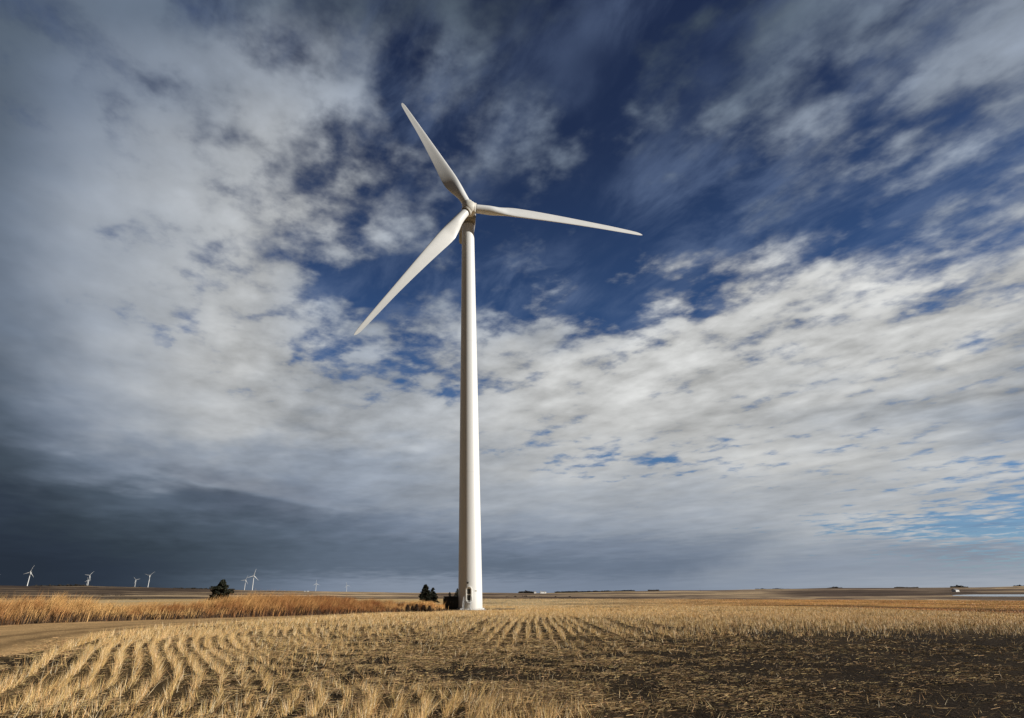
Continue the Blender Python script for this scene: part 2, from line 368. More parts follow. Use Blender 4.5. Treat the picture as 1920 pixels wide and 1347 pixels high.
soil = np.array([.017, .012, .0085]); straw = np.array([.66, .43, .18]); track = np.array([.54, .34, .155]); orange = np.array([.50, .27, .085]); pale = np.array([.62, .47, .26])
st = standing(gx, gy, gz)
n_a = fbm(gx / 2.5, gy / 2.5, 4, 51)[:, None]; n_b = fbm(gx / 9, gy / 9, 4, 61)[:, None]
def mixc(a, b, t): t = np.clip(t, 0, 1); t = t[:, None] if t.ndim == 1 else t; return a * (1 - t) + b * t
far_w = sstep(r1, 30, 95)
cov = mixc(np.tile(soil, (len(gx), 1)), straw, (.02 + .16 * st * sstep(n_a[:, 0], .35, .7)) * (1 - far_w) + far_w * (.25 + .75 * st * sstep(n_a[:, 0] * .4 + n_b[:, 0] * .6, .25, .55)))
beyond = (de < 0) & (gx > TX - 2)
ob = mixc(np.tile(pale * .8, (len(gx), 1)), orange, sstep(a1, R(2), R(30)))
ob = ob * (.55 + .9 * sstep(n_b, .25, .75))
dark_band = np.exp(-((de + 14) / 7.) ** 2) * sstep(a1, R(20), R(36))
ob = mixc(ob, soil * 2.2, dark_band * .8)
cov = np.where(beyond[:, None], ob, cov)
left = (de < -VW(r1)) & (gx <= TX - 2)
tr_c = track * (.75 + .5 * n_a) * (.8 + .4 * fbm(de * 1.2, np.zeros_like(de), 3, 71)[:, None])
rut = (np.exp(-((de + 2.2) / .5) ** 2) + np.exp(-((de + 4.4) / .5) ** 2)) * .5
tr_c = tr_c * (1 - rut[:, None] * .8)
cov = np.where(left[:, None], tr_c, cov)
behind = (dg < -5) & left
bp = mixc(np.tile(pale, (len(gx), 1)), straw, sstep(fbm(gx / 30, gy / 30, 3, 77), .3, .7)) * 1.0
cov = np.where(behind[:, None], bp, cov)
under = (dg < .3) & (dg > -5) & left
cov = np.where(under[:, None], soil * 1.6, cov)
# distant land: long strips of stubble, summer-fallow and dead pasture
lr = np.log(np.maximum(r1, 1) / NEAR_R); 
strip = fbm(a1 * 9 + lr * .8, lr * 13, 4, 81); strip2 = fbm(a1 * 22, lr * 30, 3, 91)
dk = np.array([.085, .058, .042]); md = np.array([.19, .135, .088]); tn = np.array([.42, .30, .175])
fl = mixc(np.tile(dk, (len(gx), 1)), md, sstep(strip, .36, .54)); fl = mixc(fl, tn, sstep(strip, .56, .66) * (.5 + .5 * sstep(strip2, .3, .6)))
fl = mixc(fl, pale * .8, sstep(lr, 2.05, 2.2) * sstep(strip2, .42, .6) * .8)
fl = mixc(fl, dk * .6, sstep(strip2, .62, .7) * .8)
gpx, gpy = topix(gx, gy, gz)
def band(c, w_, x0, x1, f=60.): return np.exp(-((gpy - c) / w_) ** 2) * sstep(gpx, x0 - f, x0 + f) * sstep(gpx, x1 + f, x1 - f)
wob = (fbm(a1 * 14, a1 * 0, 3, 99) - .5) * 3; gpy = gpy + wob
fl = mixc(fl, dk * .8, band(1105, 4., -200, 400) * .7)  # cloud shadow over the far left land, put into the ground colour
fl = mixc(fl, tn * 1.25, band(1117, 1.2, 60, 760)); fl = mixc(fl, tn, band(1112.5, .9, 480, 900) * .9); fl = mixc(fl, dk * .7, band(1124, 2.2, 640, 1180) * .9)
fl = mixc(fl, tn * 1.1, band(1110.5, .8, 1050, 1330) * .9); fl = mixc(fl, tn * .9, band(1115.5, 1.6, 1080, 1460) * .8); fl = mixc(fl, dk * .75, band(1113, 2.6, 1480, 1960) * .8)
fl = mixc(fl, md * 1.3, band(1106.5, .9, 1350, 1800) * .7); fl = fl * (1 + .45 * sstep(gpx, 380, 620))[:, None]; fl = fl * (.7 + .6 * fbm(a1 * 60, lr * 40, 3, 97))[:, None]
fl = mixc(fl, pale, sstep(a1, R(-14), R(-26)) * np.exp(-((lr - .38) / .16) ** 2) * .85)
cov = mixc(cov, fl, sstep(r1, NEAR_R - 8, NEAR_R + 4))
def ground_extra(t, oc, col):
    n1 = t.noise(oc, 14., 6., .7); n2 = t.noise(oc, .9, 4., .6)
    c = t.mix(1., col, t.ramp(n1, [(.3, (.55,) * 3), (.7, (1.5,) * 3)])[0], 'MULTIPLY')
    return t.mix(1., c, t.ramp(n2, [(.3, (.85,) * 3), (.7, (1.15,) * 3)])[0], 'MULTIPLY')
gm = mat('ground_cover', (1, 1, 1), .95, attr='cover', bump=.9, bscale=9., spec=.05, extra=ground_extra)
cov = mixc(cov, soil, sstep(gpx, 900, 912) * sstep(gpx, 968, 948) * np.exp(-((gpy - wob - 1143) / 1.1) ** 2)); out = sstep(np.abs(a1 - R(2)), R(60), R(75)); cov = mixc(cov, soil * 1.8, out * sstep(r1, 900, 500))  # out: unseen land beyond the view, coloured dark to cut bounced light
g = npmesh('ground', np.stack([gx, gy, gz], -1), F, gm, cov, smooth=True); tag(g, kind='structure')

# ------------------------------------------------------------------ straw: standing stubble and fallen litter
def stalks(name, x, y, z, h, w, lx, ly, material, col, bend=None):
    """three-sided tapering straws; lx, ly = lean of the tip"""
    n = len(x); th = rng.uniform(0, 2 * np.pi, n); V = np.empty((n, 7 if bend is not None else 4, 3)); 
    for i in range(3):
        V[:, i, 0] = x + np.cos(th + i * 2.094) * w * .5; V[:, i, 1] = y + np.sin(th + i * 2.094) * w * .5; V[:, i, 2] = z
    if bend is None:
        V[:, 3, 0] = x + lx; V[:, 3, 1] = y + ly; V[:, 3, 2] = z + h
        F = np.array([[0, 1, 3], [1, 2, 3], [2, 0, 3]]); K = 4
    else:
        for i in range(3):
            V[:, 3 + i, 0] = x + lx * .3 + np.cos(th + i * 2.094) * w * .42; V[:, 3 + i, 1] = y + ly * .3 + np.sin(th + i * 2.094) * w * .42; V[:, 3 + i, 2] = z + h * .6
        V[:, 6, 0] = x + lx; V[:, 6, 1] = y + ly; V[:, 6, 2] = z + h
        F = np.array([[0, 1, 4], [0, 4, 3], [1, 2, 5], [1, 5, 4], [2, 0, 3], [2, 3, 5], [3, 4, 6], [4, 5, 6], [5, 3, 6]]); K = 7
    F = (np.arange(n)[:, None, None] * K + F[None]).reshape(-1, 3)
    return npmesh(name, V.reshape(-1, 3), F, material, np.repeat(col, K, 0))
def sample(n, r0, r1, a0=-48, a1=56, p=1.0):
    r = (rng.uniform(size=n) * (r1 ** p - r0 ** p) + r0 ** p) ** (1 / p); a = np.radians(rng.uniform(a0, a1, n)); return r * np.sin(a), r * np.cos(a), r
TRACKS = [catmull(np.array([at(*p)[:2] for p in P]), 6) for P in ([(930, 1152), (900, 1160), (868, 1172), (835, 1190), (790, 1216), (745, 1243)], [(1150, 1158), (1180, 1167), (1225, 1182), (1300, 1200), (1400, 1213), (1520, 1222)], [(1010, 1153), (1075, 1158), (1180, 1163), (1320, 1168), (1480, 1176)])]
def wheel(x, y):
    w = 0
    for P in TRACKS:
        d = np.abs(polydist(x, y, P)); w = np.maximum(w, np.exp(-((d - 1.05) / .36) ** 2))
    return w
sm = mat('straw', (1, 1, 1), .55, attr='cover', spec=.35)
X = []; 
for n, r0, r1_, p in ((960000, 8.5, 32, 1.0), (660000, 30, 75, .9), (420000, 70, 150, .8), (160000, 140, 325, .8)):
    x, y, r = sample(n, r0, r1_, p=p); z = height(x, y); d = polydist(x, y, EDGE)
    s = standing(x, y, z); px, _ = topix(x, y, z)
    inside = d > 0.05
    A1, B1 = at(1095, 1192), at(1052, 1160); dd = (B1 - A1)[:2] / np.hypot(*(B1 - A1)[:2]); dn = (x - A1[0]) * dd[1] - (y - A1[1]) * dd[0]; d_ = np.where(px > 870 + (y - 30) * 2, dn * .84, d)
    ph = (d_ + (fbm(x / 14, y / 14, 2, 101) - .5) * .22 + (vnoise(x / 1.5, y / 1.5, 102) - .5) * .05) / .43; row = np.exp(-((ph - np.round(ph)) / .14) ** 2)
    gap = np.where(np.abs(np.round(ph) - 2) < .6, .12, 1.)                      # a missed seed row along the headland
    rowk = sstep(r, 90, 55)
    rowk = rowk * np.where(px > 870, .35 + .65 * sstep(r, 13, 25), 1.); prob = s ** 1.45 * (row * rowk + (1 - rowk) * .6) * gap * sstep(fbm(x / .8, y / .8, 3, 111), .30, .54)
    kr = np.round(ph); rd_ = .45 + .9 * vnoise(kr * 1.7, kr * 0 + 3, 117); prob = prob * np.clip(rd_, 0, 1.2)
    tuft = sstep(vnoise(x / .13, y / .13, 115), .0, .42) * sstep(r, 40, 20) + sstep(r, 20, 40); prob *= tuft
    outr = (~inside) & (x > TX + 3)
    prob = np.where(outr, .55 * sstep(fbm(x / 4, y / 4, 3, 121), .3, .6) * (1 - .8 * np.exp(-((d + 14) / 7.) ** 2) * sstep(np.arctan2(x, y), R(20), R(36))), np.where(inside, prob, 0))
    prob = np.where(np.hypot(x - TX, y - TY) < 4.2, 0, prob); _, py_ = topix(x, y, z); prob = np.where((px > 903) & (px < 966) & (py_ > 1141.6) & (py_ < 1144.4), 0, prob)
    prob = prob * (1 - .93 * wheel(x, y)); kp = rng.uniform(size=n) < prob; X.append(np.stack([x, y, z, r, s, d], -1)[kp])
X = np.concatenate(X); x, y, z, r, s, d = X.T; n = len(x); print('stubble', n)
sc = np.maximum(1, r / 17)
h = rng.triangular(.07, .24, .36, n) * (1 + .15 * (s > .7)) * np.where(d < 1.2, 1.15, 1); h = np.where(r > 120, h * .8, h) * (.5 + .5 * sstep(s, .05, .55))
wd = .0075 * sc ** .9
ln = np.where(rng.uniform(size=n) < .14, rng.normal(0, .18, (2, n)), rng.normal(0, .06, (2, n))) + np.array([[.05], [.01]]); tuftl = (vnoise(x / .5, y / .5, 131) - .5) * .3
c0 = np.array([.84, .54, .22]); cc = c0[None] * rng.uniform(.3, 1.12, (n, 1)) * (1 + rng.normal(0, .05, (n, 3)))
gl = rng.uniform(size=n) < .12; cc = np.where(gl[:, None], np.array([.9, .74, .48])[None], cc); azz = np.arctan2(x, y); og = (sstep(azz, R(8), R(34)) * (d < 0))[:, None]; cc = cc * (1 - og) + og * cc * np.array([1.0, .68, .45])
o = stalks('stubble', x, y, z - .01, h, wd, ln[0] + tuftl, ln[1], sm, np.clip(cc, 0, .9)); tag(o, kind='stuff')
o['label'] = 'golden cut straw stubble standing in curved rows across the field'

# fallen straw
Y = []
for n, r0, r1_, p in ((560000, 8.5, 30, 1.0), (200000, 28, 80, .8)):
    x, y, r = sample(n, r0, r1_, p=p); z = height(x, y); d = polydist(x, y, EDGE); px, py = topix(x, y, z)
    streak = fbm(x / 1.1, y / .8, 4, 141)
    pr = (.80 - .52 * sstep(px, 620, 260) * sstep(py, 1190, 1225)) * (1 - .76 * sstep(px, 850, 1650)) * (1 - .3 * sstep(py, 1300, 1180) * sstep(px, 800, 1100)) * (.08 + .95 * sstep(streak, .40, .66))
    kp = (rng.uniform(size=n) < pr) & (d > -VW(r) - .3 - rng.exponential(.35, n)); Y.append(np.stack([x, y, z, r], -1)[kp])
Y = np.concatenate(Y); x, y, z, r = Y.T; n = len(x); print('litter', n)
sc = np.maximum(1, r / 17); L = (.03 + .2 * rng.uniform(0, 1, n) ** 1.8) * sc ** .4; th = rng.uniform(0, 2 * np.pi, n); wv = .0052 * sc * rng.uniform(.6, 1.5, n)
V = np.empty((n, 6, 3)); ct, s_ = np.cos(th), np.sin(th); tl = rng.normal(0, .16, n); lift = rng.uniform(.004, .045, n)
for i in range(2):
    e = (i - .5) * L
    for j in range(3):
        q1 = math.cos(j * 2.094 + .5); q2 = math.sin(j * 2.094 + .5)
        V[:, i * 3 + j, 0] = x + ct * e - s_ * wv * .5 * q1; V[:, i * 3 + j, 1] = y + s_ * e + ct * wv * .5 * q1; V[:, i * 3 + j, 2] = z + lift + np.abs(e * tl) * (1 if i else .2) + wv * .5 * q2
FF = np.array([[0, 1, 4, 3], [1, 2, 5, 4], [2, 0, 3, 5]]); FF = (np.arange(n)[:, None, None] * 6 + FF[None]).reshape(-1, 4)
cc = np.array([.88, .60, .29])[None] * np.where(rng.uniform(size=(n, 1)) < .16, 1.02, rng.uniform(.08, .75, (n, 1))) * (1 + rng.normal(0, .05, (n, 3)))
o = npmesh('straw_litter', V.reshape(-1, 3), FF, sm, np.repeat(np.clip(cc, 0, .9), 6, 0)); tag(o, 'pale broken straw lying on the dark soil between the rows', kind='stuff')

# tall dry grass between track and fields
TOPX = np.array([-260, 0, 120, 200, 260, 340, 400, 470, 560, 610, 680, 720, 780, 830]); TOPY = np.array([1114, 1117, 1120, 1127, 1131, 1129, 1121, 1115, 1116, 1120, 1125, 1128, 1128.5, 1129.])
n = 210000; t = rng.uniform(0, 1, n); seg = np.hypot(*np.diff(GB, axis=0).T); cs = np.concatenate([[0], np.cumsum(seg)]); 
t = t ** .8 * cs[-1]; t = t + rng.normal(0, .1, n); bx = np.interp(t, cs, GB[:, 0]); by = np.interp(t, cs, GB[:, 1]); i = np.clip(np.searchsorted(cs, t) - 1, 0, len(seg) - 1)
nx = -(GB[i + 1, 1] - GB[i, 1]) / seg[i]; ny = (GB[i + 1, 0] - GB[i, 0]) / seg[i]; dep = rng.uniform(0, 1, n) ** 1.2 * 6.8 - .1 - rng.exponential(.22, n)
x = bx + nx * dep; y = by + ny * dep; kp = (rng.uniform(size=n) < sstep(fbm(x / .9, y / .9, 3, 151), .22, .5) * np.interp(t, [cs[-1] * .75, cs[-1]], [1, .35])) & (np.hypot(x - TX, y - TY) > 5.); x, y, dep = x[kp], y[kp], dep[kp]; n = len(x)
z = height(x, y); px, _ = topix(x, y, z); r = np.hypot(x, y)
top = np.interp(px, TOPX, TOPY); ee = np.arctan(((PY0 - top) / FPX * UP[2] + FW[2]) / ((PY0 - top) / FPX * UP[1] + FW[1]))
ctr = np.cos(np.arctan2(x, y)); H = np.clip(EYE[2] + np.tan(ee) * r * ctr - z, .5, 2.2)
shade_stalk = rng.uniform(size=n) < (.60 * sstep(dep, 2.8, .6) + .26)            # short dark stalks added as the shade low in the tall grass
h = H * rng.uniform(.5, 1.06, n) * (.5 + .95 * fbm(x / .9, y / .9, 3, 161)) * np.clip(.66 + dep * .22, 0, 1); h = np.where(shade_stalk, h * rng.uniform(.34, .74, n), h)
lean = rng.normal(.26, .16, n) * h; ly = rng.normal(0, .08, n) * h
hue = sstep(fbm(x / 1.6, y / 1.6, 4, 171), .3, .7)[:, None]; ca_ = np.array([.64, .39, .15]); cb_ = np.array([.36, .16, .055])
cc = (ca_ * hue + cb_ * (1 - hue)) * rng.uniform(.6, 1.35, (n, 1)); 
cc = np.where(shade_stalk[:, None], np.array([.085, .052, .03])[None] * rng.uniform(.5, 1.6, (n, 1)), cc)
redder = sstep(px, 380, 520)[:, None]; cc = cc * (1 - redder) + redder * cc * np.array([.80, .70, .66]); tanr = sstep(px, 700, 790)[:, None]; cc = cc * (1 - tanr) + tanr * cc * np.array([1.5, 1.7, 1.8])
gmz = mat('dry_grass', (1, 1, 1), .6, attr='cover', spec=.25)
o = stalks('tall_grass', x, y, z - .02, h, .016 * np.maximum(1, r / 35), lean, ly, gmz, np.clip(cc, 0, .9), bend=1)
tag(o, 'tall rust and gold dry grass leaning along the dirt track', kind='stuff')

# ------------------------------------------------------------------ wind turbines
def tower_extra(t, oc, col):
    sx = t.n.new('ShaderNodeSeparateXYZ'); t.l.new(oc, sx.inputs[0])
    streak = t.noise(t.v('MULTIPLY', oc, (2.2, 2.2, .03)), 1.5, 4., .6)
    low = t.ss(sx.outputs[2], 0., 2.5, .55, 0.)
    c = t.mix(t.ss(streak, .45, .8, 0., .28), col, (.60, .58, .52))
    return t.mix(t.m('MULTIPLY', low, t.noise(oc, 1.6, 5., .7)), c, (.46, .38, .28))
paint = mat('turbine_paint', (.66, .665, .655), .42, extra=tower_extra, spec=.4)
bladem = mat('blade_paint', (.68, .685, .675), .38, vary=.05, vscale=.6, spec=.4)
gel = mat('nacelle_shell_shaded', (.30, .29, .27), .5, vary=.12, vscale=1.1)  # darker than the white shell: its shade is put into the colour
grime = mat('hub_shell', (.68, .66, .60), .5, vary=.28, vscale=1.6)
gasket = mat('black_seal', (.03, .03, .03), .6)
steel = mat('galvanised_steel', (.45, .46, .46), .45, metal=.6, vary=.15, vscale=6.)
glassd = mat('dark_louvre', (.03, .035, .035), .5)
white = mat('white_frame', (.80, .79, .75), .45)
concrete = mat('concrete', (.42, .39, .34), .9, bump=.5, bscale=14., vary=.2, vscale=2.5)
TOPZ = 78.6
HUBH, OVER, BR, TILT, RT0, RT1 = 80.4, 4.1, 38.9, R(6.0), 2.09, 1.33
def blade_bm():
    bm = bmesh.new()
    S = [(1.55, 1.9, 1.0, 0), (2.6, 1.9, 1.0, 0), (4.2, 2.15, .86, 20), (6, 2.8, .52, 18), (8.2, 3.35, .34, 15), (10, 3.35, .27, 12), (13, 3.0, .23, 9), (17, 2.55, .21, 6.5), (22, 2.05, .19, 4), (27, 1.62, .17, 2), (32, 1.34, .16, .5), (35.5, 1.08, .15, 0), (37.6, .88, .15, 0), (38.5, .55, .14, 0), (38.9, .08, .14, 0)]
    # refine
    S = np.array(S, float); gr = np.linspace(1.55, BR, 400); sm_ = [np.interp(gr, S[:, 0], S[:, i]) for i in range(4)]
    ker = np.exp(-np.linspace(-2, 2, 31) ** 2); ker /= ker.sum()
    S = np.stack([gr] + [np.where(gr < 36, np.convolve(np.pad(q_, 15, 'edge'), ker, 'valid'), q_) for q_ in sm_[1:]], 1); rs = np.concatenate([np.linspace(1.55, 12, 22), np.linspace(13, 36, 20), [36.8, 37.6, 38.2, 38.5, 38.75, 38.9]]); M = 28; rings = []
    for r in rs:
        ch, tk, tw = [np.interp(r, S[:, 0], S[:, i]) for i in (1, 2, 3)]
        rd = np.clip((tk - .34) / .66, 0, 1); tw = R(tw + 3)
        ring = []
        for j in range(M):
            a = 2 * math.pi * j / M; cxx = .5 * (1 + math.cos(a))       # 0 = leading edge, 1 = trailing edge
            yt = tk * ch * 2.6 * (.2969 * math.sqrt(cxx) - .126 * cxx - .3516 * cxx ** 2 + .2843 * cxx ** 3 - .1036 * cxx ** 4) * 2
            yf = math.copysign(yt * .72, math.sin(a)) + .03 * ch * math.sin(math.pi * cxx)
            xf = (cxx - .34) * ch
            xc, yc = math.cos(a) * ch / 2, math.sin(a) * ch / 2
            X_ = xf * (1 - rd) + xc * rd; Y_ = yf * (1 - rd) + yc * rd
            X_, Y_ = X_ * math.cos(tw) - Y_ * math.sin(tw), X_ * math.sin(tw) + Y_ * math.cos(tw)
            ring.append(bm.verts.new((-X_, Y_ + 2.1 * (r / BR) ** 2, r)))
        rings.append(ring)
    for A, B in zip(rings[:-1], rings[1:]):
        for j in range(M): bm.faces.new((A[j], A[(j + 1) % M], B[(j + 1) % M], B[j]))
    bm.faces.new(rings[0][::-1]); bm.faces.new(rings[-1]); return bm
def make_turbine(loc, yaw, phase):
    root = empty('wind_turbine', loc, yaw)
    bm = bmesh.new(); prof = []
    def rad(z): return RT0 + (RT1 - RT0) * (z / TOPZ) ** 1.05
    for z in np.linspace(0, TOPZ, 30): prof.append((rad(z), z))
    lathe(bm, prof, 96); tw = obj('tower', bm, paint, root)
    for z in (23.5, 50.):
        bm = bmesh.new(); lathe(bm, [(rad(z) + .010, z - .04), (rad(z) + .014, z - .03), (rad(z) + .014, z + .03), (rad(z) + .010, z + .04)], 96, cap=False); obj('flange', bm, paint, root)
    bm = bmesh.new(); lathe(bm, [(RT0 + .10, 0.), (RT0 + .11, .10), (RT0 + .02, .16)], 96, cap=False); obj('base_ring', bm, paint, root)
    # nacelle
    bm = bmesh.new(); secs = [(-2.3, 1.35, -1.0, 1.25), (-1.9, 1.62, -1.4, 1.6), (0, 1.72, -1.5, 1.95), (4.5, 1.72, -1.6, 2.05), (7.2, 1.55, -1.35, 1.95), (7.9, 1.2, -.8, 1.6)]; rings = []
    for yy, hw, z0, z1 in secs:
        ring = []
        for j in range(32):
            a = 2 * math.pi * j / 32; c_, s_ = math.cos(a), math.sin(a); pw = .42
            ring.append(bm.verts.new((hw * math.copysign(abs(c_) ** pw, c_), yy, (z0 + z1) / 2 + (z1 - z0) / 2 * math.copysign(abs(s_) ** pw, s_))))
        rings.append(ring)
    for A, B in zip(rings[:-1], rings[1:]):
        for j in range(32): bm.faces.new((A[j], A[(j + 1) % 32], B[(j + 1) % 32], B[j]))
    bm.faces.new(rings[0]); bm.faces.new(rings[-1][::-1])
    na_ = obj('nacelle', bm, gel, root); na_.location = (0, 0, HUBH - .15); na_.rotation_euler = (-TILT * .6, 0, 0)
    bm = bmesh.new(); lathe(bm, [(1.30, -1.75), (1.38, -1.72), (1.38, -1.4), (1.30, -1.35)], 48); obj('yaw_ring', bm, gel, na_)
    bm = bmesh.new(); tube(bm, [(0, 6.4, 1.9), (0, 6.4, 3.1)], .04); tube(bm, [(-.35, 6.4, 2.95), (.35, 6.4, 2.95)], .03); obj('wind_vane', bm, steel, na_)
    # hub with nose cone
    hub = bpy.data.objects.new('hub', None)
    bm = bmesh.new(); rotx = Matrix.Rotation(R(90), 4, 'X')    # z -> -y
    lathe(bm, [(1.22, -1.45), (1.4, -1.3), (1.48, -.5), (1.46, .3), (1.30, .85), (1.0, 1.18), (.6, 1.36), (.2, 1.42), (.03, 1.43)], 48, mtx=rotx)
    for kx in range(3):
        m_ = Matrix.Rotation(2 * math.pi * kx / 3, 4, 'Y')
        lathe(bm, [(1.22, .6), (1.2, 1.32), (1.08, 1.42)], 40, mtx=m_)
    hub = obj('hub', bm, grime, root, angle=50); hub.location = (0, -OVER, HUBH)
    hub.rotation_mode = 'QUATERNION'
    hub.rotation_quaternion = (Matrix.Rotation(-TILT, 4, 'X') @ Matrix.Rotation(phase, 4, 'Y')).to_quaternion()
    bme = None
    for kx in range(3):
        if kx == 0: b = obj('blade', blade_bm(), bladem, hub, angle=60); bme = b
        else: b = bme.copy(); COL.objects.link(b)
        b.rotation_euler = (0, 2 * math.pi * kx / 3, 0)
    for kx in range(3):
        bm = bmesh.new(); lathe(bm, [(1.02, 1.40), (1.04, 1.44), (1.04, 1.50), (.98, 1.56)], 40, mtx=Matrix.Rotation(2 * math.pi * kx / 3, 4, 'Y')); obj('blade_collar', bm, gasket, hub)
    bm = bmesh.new(); lathe(bm, [(.12, 1.0), (.12, 1.42)], 12, mtx=Matrix.Rotation(R(60 - 95.6), 4, 'Y') @ Matrix.Translation((0, -.75, 0))); obj('hatch', bm, gasket, hub)
    return root
YAW = R(4.)
main = make_turbine((TX, TY, TZ), YAW, R(95.6))
tag(main, 'huge white wind turbine rising in the middle of the stubble field beside the black transformer', 'wind turbine', 'wind turbines')
# far turbines are copies of the bare machine
def copy_tree(o, parent=None):
    c = o.copy(); COL.objects.link(c); c.parent = parent
    for ch in [q for q in o.children]: copy_tree(ch, c)
    return c
TIPS = [  # base, hub, three tips (bearings read from the photograph), label
 ((-19, 1101), (-12.5, 1078), [(2.5, 1078.3)], 'far wind turbine showing only one blade tip at the left edge'),
 ((50, 1102.3), (57.8, 1073), [(65, 1060), (43, 1078), (63, 1081.5)], 'white distant turbine farthest left whose whole tower shows, left of the long dark tree belt'),
 ((164, 1099.8), (168, 1079), [(176, 1072), (160, 1076.5), (172, 1087.5)], 'taller of the two distant turbines that overlap each other on the dark ridge'),
 ((162, 1099.8), (164.4, 1088), [(164.4, 1079.5), (159, 1091), (170, 1088.5)], 'shorter distant turbine half hidden behind a taller one, one blade straight up'),
 ((252, 1103.8), (254.4, 1087.6), [(249.5, 1082), (262, 1086), (251, 1095)], 'small distant turbine standing in dark ridge trees, left of a taller one'),
 ((276.7, 1104), (280.6, 1079.7), [(272, 1076.5), (290, 1072.5), (281.5, 1091)], 'tall distant turbine with blades in a wide Y, right of the one in trees'),
 ((458.1, 1107.8), (460.3, 1087.8), [(464.5, 1079.8), (451, 1088.5), (465, 1096)], 'shorter turbine of the close pair right of the bushy evergreen'),
 ((472.7, 1107.8), (475.8, 1079.7), [(480, 1066.5), (463.5, 1083), (485, 1088.5)], 'taller turbine of the close pair right of the evergreen bush'),
 ((591.8, 1109.5), (593.4, 1094.4), [(593.5, 1084.5), (586, 1098), (600, 1098)], 'distant turbine with one blade straight up and two drooping, beyond the red grass'),
 ((649.5, 1111.5), (650.2, 1098), [(648.5, 1090), (656.3, 1099), (645, 1103)], 'smallest distant turbine, farthest to the right along the skyline'),
]
YQ = []
for (b, hpx, tips, lab) in TIPS:
    ab, eb = azel(*b); ah, eh = azel(*hpx)
    r = HUBH / (math.tan(eh) - math.tan(eb)); x, y = r * math.sin(ab), r * math.cos(ab); z = EYE[2] + r * math.tan(eb)
    gz_ = hz(x, y); 
    best = (1e9, 0, 0)
    for yw in range(-34, 40, 3):
      for phd in range(0, 120, 2):
        a_ = np.radians(phd + np.array([0, 120, 240.])); P0 = np.stack([np.sin(a_) * BR, -OVER + np.zeros(3), np.cos(a_) * BR], -1)
        c_, s_ = math.cos(R(yw)), math.sin(R(yw)); Px = P0[:, 0] * c_ - P0[:, 1] * s_ + x; Py = P0[:, 0] * s_ + P0[:, 1] * c_ + y; Pz = P0[:, 2] + z + HUBH
        tx, ty = topix(Px, Py, Pz); e = 0
        for (a, bb) in tips: e += ((tx - a) ** 2 + (ty - bb) ** 2).min()
        e += .002 * (yw - 4) ** 2
        if e < best[0]: best = (e, yw, phd)
    z = min(z, gz_ + .3) if r < 10000 else z; t = copy_tree(main); t.location = (x, y, z); t.rotation_euler = (0, 0, R(best[1]))
    for ch in t.children:
        if ch.name.startswith('hub'): ch.rotation_quaternion = (Matrix.Rotation(-TILT, 4, 'X') @ Matrix.Rotation(R(best[2]), 4, 'Y')).to_quaternion()
    tag(t, lab, 'wind turbine', 'wind turbines')
    print('turbine', round(r), 'z', round(z, 1), 'ground', round(gz_, 1), best)

# fittings of the near turbine: pad, door, steps, lamp, sign
bm = bmesh.new(); lathe(bm, [(2.75, -.45), (2.75, .015), (2.7, .05), (2.2, .06)], 72); obj('foundation', bm, concrete, main)
bolt = None
for i in range(56):
    if bolt is None: bm = bmesh.new(); lathe(bm, [(.035, .05), (.035, .30), (.02, .32)], 8); ob_ = bolt = obj('anchor_bolt', bm, steel, main, angle=40)
    else: ob_ = bolt.copy(); COL.objects.link(ob_)
    a = 2 * math.pi * i / 56; ob_.location = (2.34 * math.cos(a), 2.34 * math.sin(a), 0)
DA = R(-8.) - YAW
def on_tower(a, z, out=0.):
    rr_ = RT0 + (RT1 - RT0) * (z / TOPZ) ** 1.05 + out; return Vector((math.sin(a) * rr_, -math.cos(a) * rr_, z))
fr = empty('door_axis', (0, 0, 0)); bpy.data.objects.remove(fr)
Rz = Matrix.Rotation(DA, 4, 'Z')
def capsule(wd_, hh, n=14):
    pts = []; r_ = wd_ / 2
    for i in range(n + 1): a = math.pi * i / n; pts.append((r_ * math.cos(a), hh / 2 - r_ + r_ * math.sin(a)))
    for i in range(n + 1): a = math.pi + math.pi * i / n; pts.append((r_ * math.cos(a), -hh / 2 + r_ + r_ * math.sin(a)))
    return pts
def curved_panel(bm, outer, inner, z0, o0, o1):
    """a ring (or plate) of capsule outline standing proud of the curved tower skin"""
    def P(p, off): 
        zz_ = z0 + p[1]; rr_ = RT0 + (RT1 - RT0) * (zz_ / TOPZ) ** 1.05 + off; a = p[0] / rr_ + DA; return bm.verts.new((math.sin(a) * rr_, -math.cos(a) * rr_, zz_))
    A = [P(p, o1) for p in outer]; B = [P(p, o0) for p in outer]; n = len(A)
    if inner:
        I = [P(p, o1) for p in inner]; J = [P(p, o0) for p in inner]
        for i in range(n):
            j = (i + 1) % n
            bm.faces.new((A[i], A[j], I[j], I[i])); bm.faces.new((A[i], B[i], B[j], A[j])); bm.faces.new((I[i], I[j], J[j], J[i]))
    else:
        bm.faces.new(A)
        for i in range(n): j = (i + 1) % n; bm.faces.new((A[i], B[i], B[j], A[j]))
DZ = 2.45
bm = bmesh.new(); curved_panel(bm, capsule(.86, 2.3), None, DZ, .0, .05); door = obj('door', bm, white, main, angle=50)
bm = bmesh.new(); curved_panel(bm, capsule(1.14, 2.62), capsule(.92, 2.40), DZ, -.02, .20); obj('door_frame', bm, white, door, angle=50)
for zc, hh in ((DZ + .48, .80), (DZ - .50, .80)):
    bm = bmesh.new(); q_ = [(-.25, -hh / 2), (.25, -hh / 2), (.25, hh / 2), (-.25, hh / 2)]; curved_panel(bm, q_, None, zc, .03, .065); lv = obj('louvre', bm, glassd, door)
